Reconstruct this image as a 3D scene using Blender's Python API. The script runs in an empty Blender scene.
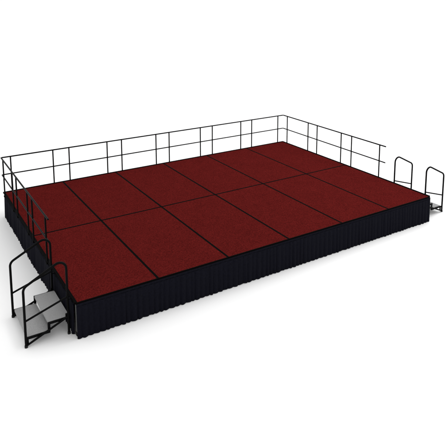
import bpy, bmesh, math, random
from mathutils import Vector, Matrix
random.seed(7)

scn = bpy.context.scene
C = bpy.data.collections.new("stage_scene")
scn.collection.children.link(C)

FT = 0.3048
W, D, H = 24 * FT, 16 * FT, 0.525      # deck 24 x 16 ft
RAIL_H, MID_H = 0.746, 0.378           # guard rail heights over the deck
INS = 0.175                            # post inset from a rail's end
OFF = 0.021                            # rail line outside the deck edge
RR = 0.0142                            # guard rail tube radius
TR = 0.0165                            # tube radius
SK_TOP = H - 0.052                     # top of the skirting

# ------------------------------------------------------------------ materials
def nodes(name):
    m = bpy.data.materials.new(name)
    m.use_nodes = True
    nt = m.node_tree
    return m, nt, nt.nodes["Principled BSDF"]

def mat_carpet():
    m, nt, b = nodes("red_carpet")
    tc = nt.nodes.new("ShaderNodeTexCoord")
    geo = nt.nodes.new("ShaderNodeNewGeometry")
    n1 = nt.nodes.new("ShaderNodeTexNoise"); n1.inputs["Scale"].default_value = 52; n1.inputs["Detail"].default_value = 3; n1.inputs["Roughness"].default_value = .7
    n2 = nt.nodes.new("ShaderNodeTexNoise"); n2.inputs["Scale"].default_value = 4.5; n2.inputs["Detail"].default_value = 4
    nt.links.new(geo.outputs["Position"], n1.inputs["Vector"])
    nt.links.new(geo.outputs["Position"], n2.inputs["Vector"])
    r1 = nt.nodes.new("ShaderNodeValToRGB")
    e = r1.color_ramp.elements
    e[0].position, e[0].color = .30, (.036, .0038, .0038, 1)
    e[1].position, e[1].color = .72, (.124, .0110, .0098, 1)
    nt.links.new(n1.outputs["Fac"], r1.inputs["Fac"])
    mx = nt.nodes.new("ShaderNodeMix"); mx.data_type = "RGBA"; mx.blend_type = "MULTIPLY"; mx.inputs["Factor"].default_value = 1
    r2 = nt.nodes.new("ShaderNodeValToRGB")
    e = r2.color_ramp.elements
    e[0].position, e[0].color = .3, (.93, .93, .93, 1)
    e[1].position, e[1].color = .7, (1.05, 1.05, 1.05, 1)
    nt.links.new(n2.outputs["Fac"], r2.inputs["Fac"])
    nt.links.new(r1.outputs["Color"], mx.inputs["A"]); nt.links.new(r2.outputs["Color"], mx.inputs["B"])
    nt.links.new(mx.outputs["Result"], b.inputs["Base Color"])
    b.inputs["Roughness"].default_value = 1
    b.inputs["Specular IOR Level"].default_value = 0
    bp = nt.nodes.new("ShaderNodeBump"); bp.inputs["Strength"].default_value = .5; bp.inputs["Distance"].default_value = .004
    n3 = nt.nodes.new("ShaderNodeTexNoise"); n3.inputs["Scale"].default_value = 260
    nt.links.new(geo.outputs["Position"], n3.inputs["Vector"])
    nt.links.new(n3.outputs["Fac"], bp.inputs["Height"])
    nt.links.new(bp.outputs["Normal"], b.inputs["Normal"])
    return m

def mat_plain(name, col, rough, spec=.5, metal=0, noise=0, scale=30, bump=0):
    m, nt, b = nodes(name)
    b.inputs["Roughness"].default_value = rough
    b.inputs["Specular IOR Level"].default_value = spec
    b.inputs["Metallic"].default_value = metal
    geo = nt.nodes.new("ShaderNodeNewGeometry")
    n = nt.nodes.new("ShaderNodeTexNoise"); n.inputs["Scale"].default_value = scale; n.inputs["Detail"].default_value = 4
    nt.links.new(geo.outputs["Position"], n.inputs["Vector"])
    r = nt.nodes.new("ShaderNodeValToRGB")
    e = r.color_ramp.elements
    e[0].position, e[0].color = .3, tuple(c * (1 - noise) for c in col) + (1,)
    e[1].position, e[1].color = .7, tuple(c * (1 + noise) for c in col) + (1,)
    nt.links.new(n.outputs["Fac"], r.inputs["Fac"])
    nt.links.new(r.outputs["Color"], b.inputs["Base Color"])
    if bump:
        bp = nt.nodes.new("ShaderNodeBump"); bp.inputs["Strength"].default_value = bump; bp.inputs["Distance"].default_value = .003
        nt.links.new(n.outputs["Fac"], bp.inputs["Height"]); nt.links.new(bp.outputs["Normal"], b.inputs["Normal"])
    return m

M_CARPET = mat_carpet()
M_BLACK = mat_plain("black_powder_coat", (.0024, .0024, .0025), .5, .04, 0, .2, 60)
M_FRAME = mat_plain("black_frame", (.0014, .0012, .0012), .75, .02, 0, .2, 40)
M_SKIRT = mat_plain("black_pleated_cloth", (.0044, .0044, .0078), .92, .05, 0, .22, 45, .12)
M_TREAD = mat_plain("grey_tread_grip", (.265, .265, .265), .85, .2, 0, .26, 170, .35)
M_STEEL = mat_plain("silver_steel", (.11, .11, .105), .5, .4, .3, .06, 25)
M_RUBBER = mat_plain("black_rubber", (.008, .008, .008), .8, .2, 0, .15, 50)
M_FLOOR = mat_plain("white_studio_floor", (.88, .88, .88), .9, .1, 0, .004, 1.5)

# ------------------------------------------------------------------ helpers
def obj(name, bm, mat, parent=None, smooth=False):
    bmesh.ops.recalc_face_normals(bm, faces=bm.faces)
    me = bpy.data.meshes.new(name)
    bm.to_mesh(me); bm.free()
    me.materials.append(mat)
    if smooth:
        me.polygons.foreach_set("use_smooth", [True] * len(me.polygons))
        me.set_sharp_from_angle(angle=math.radians(40))
    o = bpy.data.objects.new(name, me); C.objects.link(o)
    if parent: o.parent = parent
    return o

def thing(name, loc=(0, 0, 0), rz=0):
    o = bpy.data.objects.new(name, None); C.objects.link(o)
    o.empty_display_size = .1
    o.location = loc; o.rotation_euler = (0, 0, rz)
    return o

def tag(o, label, cat, group=None):
    o["label"] = label; o["category"] = cat
    if group: o["group"] = group

def copy_tree(o, parent=None):
    c = o.copy(); C.objects.link(c)
    if parent: c.parent = parent
    for ch in [x for x in C.objects if x.parent == o]:
        copy_tree(ch, c)
    return c

def add_box(bm, x0, x1, y0, y1, z0, z1, bevel=0):
    r = bmesh.ops.create_cube(bm, size=1)
    vs = r["verts"]
    for v in vs:
        v.co = Vector(((x0 + x1) / 2 + v.co.x * (x1 - x0), (y0 + y1) / 2 + v.co.y * (y1 - y0), (z0 + z1) / 2 + v.co.z * (z1 - z0)))
    if bevel:
        es = list({e for v in vs for e in v.link_edges})
        bmesh.ops.bevel(bm, geom=es, offset=bevel, segments=2, affect="EDGES", profile=.5)

def add_tube(bm, pts, r, n=12):
    """A round tube swept along a polyline, with closed ends."""
    pts = [Vector(p) for p in pts]
    rings = []
    d0 = (pts[1] - pts[0]).normalized()
    ref = Vector((0, 1, 0)) if abs(d0.y) < .9 else Vector((0, 0, 1))
    u = (ref - d0 * ref.dot(d0)).normalized()
    for i, p in enumerate(pts):
        a = (pts[i] - pts[i - 1]).normalized() if i else d0
        b = (pts[i + 1] - pts[i]).normalized() if i < len(pts) - 1 else a
        t = (a + b).normalized()
        u = (u - t * u.dot(t)).normalized()
        w = t.cross(u)
        k = 1 / max(.5, math.sqrt((1 + a.dot(b)) / 2))
        rings.append([bm.verts.new(p + (u * math.cos(q) + w * math.sin(q)) * r * (k if k < 1.2 else 1.0))
                      for q in [2 * math.pi * j / n for j in range(n)]])
    for A, B in zip(rings, rings[1:]):
        for j in range(n):
            bm.faces.new((A[j], A[(j + 1) % n], B[(j + 1) % n], B[j]))
    bm.faces.new(rings[0][::-1]); bm.faces.new(rings[-1])

def arc_path(corners, radii, seg=7):
    """A polyline with its inner corners rounded off by the given radii."""
    out = [Vector(corners[0])]
    for i in range(1, len(corners) - 1):
        p, a, b = Vector(corners[i]), Vector(corners[i - 1]), Vector(corners[i + 1])
        da, db = (a - p).normalized(), (b - p).normalized()
        ang = da.angle(db)
        t = radii[i - 1] / math.tan(ang / 2)
        s, e = p + da * t, p + db * t
        cen = p + (da + db).normalized() * (radii[i - 1] / math.sin(ang / 2))
        v0, v1 = s - cen, e - cen
        tot = v0.angle(v1); ax = v0.cross(v1).normalized()
        for k in range(seg + 1):
            out.append(cen + Matrix.Rotation(tot * k / seg, 3, ax) @ v0)
    out.append(Vector(corners[-1]))
    return out

def tube(name, pts, r, mat, parent, n=12):
    bm = bmesh.new(); add_tube(bm, pts, r, n)
    return obj(name, bm, mat, parent, True)

def box(name, dims, mat, parent, bevel=0):
    bm = bmesh.new(); add_box(bm, *dims, bevel=bevel)
    return obj(name, bm, mat, parent)

# ------------------------------------------------------------------ the setting
bm = bmesh.new()
S = 260
for q in ((-S, -S), (S, -S), (S, S), (-S, S)): bm.verts.new((q[0], q[1], 0))
bm.faces.new(bm.verts)
fl = obj("floor", bm, M_FLOOR)
fl["kind"] = "structure"

# ------------------------------------------------------------------ twelve deck panels
PW, PD = 4 * FT, 8 * FT

def make_deck():
    root = thing("stage_deck")                      # origin on the floor, at the panel's front left corner
    g, rim, hh = .0012, .0168, .050
    x0, x1, y0, y1 = g, PW - g, g, PD - g
    bm = bmesh.new()                                # the rim is four rails, mitred by butting
    add_box(bm, x0, x1, y0, y0 + rim, H - hh, H + .0016, .0025)
    add_box(bm, x0, x1, y1 - rim, y1, H - hh, H + .0016, .0025)
    add_box(bm, x0, x0 + rim, y0 + rim, y1 - rim, H - hh, H + .0012, .0025)
    add_box(bm, x1 - rim, x1, y0 + rim, y1 - rim, H - hh, H + .0012, .0025)
    obj("edge_frame", bm, M_FRAME, root)
    box("carpet_top", (x0 + rim, x1 - rim, y0 + rim, y1 - rim, H - .03, H), M_CARPET, root, .003)
    for lx in (.036, PW - .036):
        for ly in (.088, PD - .088):
            bm = bmesh.new(); add_box(bm, lx - .024, lx + .024, ly - .024, ly + .024, .018, H - .03, .004)
            leg = obj("leg", bm, M_STEEL, root)
            bm = bmesh.new(); add_box(bm, lx - .034, lx + .034, ly - .034, ly + .034, 0, .050, .006)
            obj("rubber_foot", bm, M_RUBBER, leg)
    return root

deck0 = make_deck()
ordn = ["first", "second", "third", "fourth", "fifth", "sixth"]
for j in range(2):
    for i in range(6):
        o = deck0 if (i == 0 and j == 0) else copy_tree(deck0)
        o.location = (i * PW, j * PD, 0)
        row = "front row by the pleated skirt" if j == 0 else "back row under the long guard rail"
        if j == 0 and i == 0: lb = "red carpeted deck panel at the near corner beside the grey stair treads"
        elif j == 0 and i == 5: lb = "red carpeted deck panel at the front right corner beside the far stairs"
        elif j == 1 and i == 0: lb = "red carpeted deck panel at the back left corner between two guard rails"
        elif j == 1 and i == 5: lb = "red carpeted deck panel at the farthest back corner between two guard rails"
        else: lb = "red carpeted panel, %s from left, %s" % (ordn[i], row)
        tag(o, lb, "stage deck", "red carpeted stage deck panels")

# ------------------------------------------------------------------ guard rails
def make_rail(L):
    root = thing("guard_rail")                      # runs along +x from the origin, on the deck-top level line
    e = .0015
    tube("top_rail", [(e, 0, RAIL_H), (L - e, 0, RAIL_H)], RR, M_BLACK, root)
    tube("mid_rail", [(e, 0, MID_H), (L - e, 0, MID_H)], RR * .9, M_BLACK, root)
    tube("base_rail", [(e, .0062, -.002), (L - e, .0062, -.002)], TR * .86, M_FRAME, root)
    for x in (INS, L - INS):
        p = tube("post", [(x, 0, -.046), (x, 0, RAIL_H)], RR, M_BLACK, root)
        bm = bmesh.new(); add_box(bm, x - .028, x + .028, -TR - .003, OFF - .0005, -.044, -.012, .002)
        obj("clamp_bracket", bm, M_FRAME, p)
    return root

EX = .012
BL = (W + 2 * EX) / 6
rail0 = make_rail(BL)
rail1 = make_rail(PW)
spots = []
bl = ["at the back left corner", "second from the left corner", "third from the left corner",
      "third from the far corner", "second from the far corner", "at the far corner"]
for i in range(6):
    spots.append(((W + EX - i * BL, D + OFF, H), math.pi, "black tube guard rail on the back edge, " + bl[5 - i]))
rl = ["meeting the back rails at the far corner", "middle one of three", "nearest the far stairs with free rail ends"]
for i in range(3):
    spots.append(((W + OFF, D + EX - (i + 1) * PW, H), math.pi / 2, "black tube guard rail on the right edge, " + rl[i]))
ll = ["meeting the back rails at the left corner", "middle one of three", "nearest the grey tread stairs"]
for i in range(3):
    spots.append(((-OFF, D + EX - i * PW, H), -math.pi / 2, "black tube guard rail on the left edge, " + ll[i]))
for k, (loc, rz, lb) in enumerate(spots):
    o = {0: rail0, 6: rail1}.get(k) or copy_tree(rail0 if k < 6 else rail1)
    o.location = loc; o.rotation_euler = (0, 0, rz)
    tag(o, lb, "guard rail", "black guard rails round the stage")
# rail0's local -y points outward when turned like this; the bracket's +y side reaches the deck

# ------------------------------------------------------------------ stairs (built outward along -x, origin at the deck edge on the floor)
YW = .82
def make_stairs():
    root = thing("stage_stairs")
    XO, XI = -.640, -.066
    for y in (0, YW):
        path = arc_path([(XO, y, .0), (XO, y, .845), (XI, y, 1.135), (XI, y, .0)], [.095, .10])
        hr = tube("handrail", path, TR, M_BLACK, root, 14)
        tube("mid_rail", [(XO, y, .372), (XI, y, .553)], TR * .8, M_BLACK, hr)
        tube("stringer", [(XO, y, .022), (XI, y, .262)], TR * .85, M_BLACK, root)
        # rubber caps at the feet
        for x in (XO, XI):
            bm = bmesh.new(); add_tube(bm, [(x, y, 0), (x, y, .030)], TR + .005, 12)
            obj("rubber_foot", bm, M_RUBBER, hr, True)
    for x0, x1, z in ((-.625, -.320, .132), (-.338, -.048, .252)):
        bm = bmesh.new()
        add_box(bm, x0, x1, .030, YW - .030, z - .022, z)
        up = [ed for ed in bm.edges if abs((ed.verts[0].co - ed.verts[1].co).normalized().z) > .9]
        bmesh.ops.bevel(bm, geom=up, offset=.018, segments=4, affect="EDGES", profile=.5)
        t = obj("tread", bm, M_TREAD, root)
        bm = bmesh.new()                            # black angle frame under and beside the tread
        add_box(bm, x0 - .006, x1 + .006, .012, .0295, z - .036, z - .004, .002)
        add_box(bm, x0 - .006, x1 + .006, YW - .0295, YW - .012, z - .036, z - .004, .002)
        add_box(bm, x0 + .03, x0 + .05, .030, YW - .030, z - .042, z - .0225, .002)
        add_box(bm, x1 - .05, x1 - .03, .030, YW - .030, z - .042, z - .0225, .002)
        obj("tread_frame", bm, M_BLACK, t)
    bm = bmesh.new()                                # short plates tying the tread frames to the stringers
    for y in (.0155, YW - .0275):
        add_box(bm, -.345, -.311, y - .004, y + .012, .118, .224, .002)
        add_box(bm, -.10, -.07, y - .004, y + .012, .22, .30, .002)
        add_box(bm, -.63, -.60, y - .004, y + .012, .02, .10, .002)
    for y in (0, YW): add_box(bm, -.066, -.018, y - .006, y + .006, H - .022, H - .004, .001)
    obj("side_plate", bm, M_BLACK, root)
    return root

st = make_stairs()
st.location = (0, .180, 0)
tag(st, "near stage stairs with two grey treads and black looped handrails", "stairs", "stage stairs")
st2 = copy_tree(st)
st2.location = (W, .172 + YW, 0); st2.rotation_euler = (0, 0, math.pi)
tag(st2, "far stairs at the right edge, treads hidden, only black handrail loops showing", "stairs", "stage stairs")

# black bar drawing the dark deck-edge line on past the guard rails
for o, ya, yb in ((st, .006 - st.location.y, PW + .009 - st.location.y), (st2, st2.location.y - PW - .009, st2.location.y - .022)):
    tube("edge_bar", [(-.0148, ya, H - .002), (-.0148, yb, H - .002)], TR * .86, M_FRAME, o)

# ------------------------------------------------------------------ pleated skirting
def make_skirt(name, p0, p1, seed, amp=.031):
    """Hanging pleated cloth from p0 to p1 (xy); folds bulge to the left of the direction reversed (outward)."""
    rnd = random.Random(seed)
    a, b = Vector((p0[0], p0[1], 0)), Vector((p1[0], p1[1], 0))
    L = (b - a).length; d = (b - a) / L
    out = Vector((d.y, -d.x, 0))
    folds = [0.0]
    while folds[-1] < L: folds.append(folds[-1] + rnd.uniform(.060, .108))
    k = L / folds[-1]; folds = [f * k for f in folds]
    height = [rnd.uniform(.6, 1.15) for _ in folds]
    skew = [rnd.uniform(-.22, .22) for _ in folds]
    hem = [rnd.uniform(-.003, .006) for _ in folds]
    n = int(L / .0085); rows = 9
    bm = bmesh.new(); grid = []
    fi = 0
    for i in range(n + 1):
        s = L * i / n
        while fi < len(folds) - 2 and s > folds[fi + 1]: fi += 1
        t = (s - folds[fi]) / (folds[fi + 1] - folds[fi])
        col = []
        for r in range(rows + 1):
            v = r / rows                            # 0 top .. 1 hem
            tt = min(1, max(0, t + skew[fi] * v * math.sin(math.pi * t)))
            w = abs(math.sin(math.pi * tt)) ** .62 * height[fi]
            o = .004 + w * amp * (.32 + .68 * v ** .8)
            z = SK_TOP - .002 + (.006 + max(0, hem[fi] * math.sin(math.pi * t)) - SK_TOP) * v
            p = a + d * s + out * o; p.z = z
            col.append(bm.verts.new(p))
        grid.append(col)
    for A, B in zip(grid, grid[1:]):
        for r in range(rows):
            bm.faces.new((A[r], A[r + 1], B[r + 1], B[r]))
    me = obj(name, bm, M_SKIRT, None, False)
    me.data.polygons.foreach_set("use_smooth", [True] * len(me.data.polygons))
    sol = me.modifiers.new("cloth_thickness", "SOLIDIFY"); sol.thickness = .002; sol.offset = 0
    # flat hook-and-loop band along the top, outside the deck frame
    bm = bmesh.new()
    add_box(bm, 0, L, -.0050, -.0008, SK_TOP - .020, H - .018, .001)
    ang = math.atan2(d.y, d.x)
    bmesh.ops.transform(bm, matrix=Matrix.Translation(a) @ Matrix.Rotation(ang, 4, "Z"), verts=bm.verts)
    obj("top_band", bm, M_SKIRT, me)
    return me

s = make_skirt("stage_skirt", (-.006, 0), (W + .006, 0), 3)
tag(s, "long black pleated skirt hanging along the front edge of the stage", "stage skirt", "black pleated stage skirts")
s = make_skirt("stage_skirt", (0, D), (0, .120), 4)
tag(s, "black pleated skirt along the left edge behind the grey tread stairs", "stage skirt", "black pleated stage skirts")
s = make_skirt("stage_skirt", (W, 0.002), (W, D), 5)
tag(s, "black pleated skirt on the right edge, facing the far stairs", "stage skirt", "black pleated stage skirts")
s = make_skirt("stage_skirt", (W, D), (0, D), 6)  # unseen skirt, added to stop light leaking in under the stage
tag(s, "black pleated skirt added unseen along the back edge to keep the understage dark", "stage skirt", "black pleated stage skirts")

# ------------------------------------------------------------------ light
w = bpy.data.worlds.new("World"); scn.world = w; w.use_nodes = True
bg = w.node_tree.nodes["Background"]
bg.inputs["Color"].default_value = (1, 1, 1, 1); bg.inputs["Strength"].default_value = 1.14

def area(name, loc, target, size, watts, col=(1, 1, 1)):
    l = bpy.data.lights.new(name, "AREA"); l.shape = "DISK"; l.size = size; l.energy = watts; l.color = col
    o = bpy.data.objects.new(name, l); C.objects.link(o)
    o.location = loc
    o.rotation_euler = (Vector(target) - Vector(loc)).to_track_quat("-Z", "Y").to_euler()
    return o
area("softbox_lamp", (12.0, 1.0, 9.0), (3.4, 2.0, 0), 7.5, 640)

# ------------------------------------------------------------------ camera
cam = bpy.data.cameras.new("camera"); co = bpy.data.objects.new("camera", cam); C.objects.link(co)
cx, cy, cz, yaw, pit = -1.99254, -6.96438, 4.72905, .560992, -.152538
co.location = (cx, cy, cz)
fw = Vector((math.cos(pit) * math.sin(yaw), math.cos(pit) * math.cos(yaw), math.sin(pit)))
co.rotation_euler = fw.to_track_quat("-Z", "Y").to_euler()
cam.sensor_width = 36; cam.sensor_fit = "HORIZONTAL"
cam.lens = 556.210 / 447 * 36
cam.shift_x = -2.21 / 447; cam.shift_y = -149.588 / 447
cam.clip_end = 1000
scn.camera = co

scn.view_settings.view_transform = "Standard"
scn.view_settings.look = "None"
scn.view_settings.exposure = 0
scn.view_settings.gamma = 1
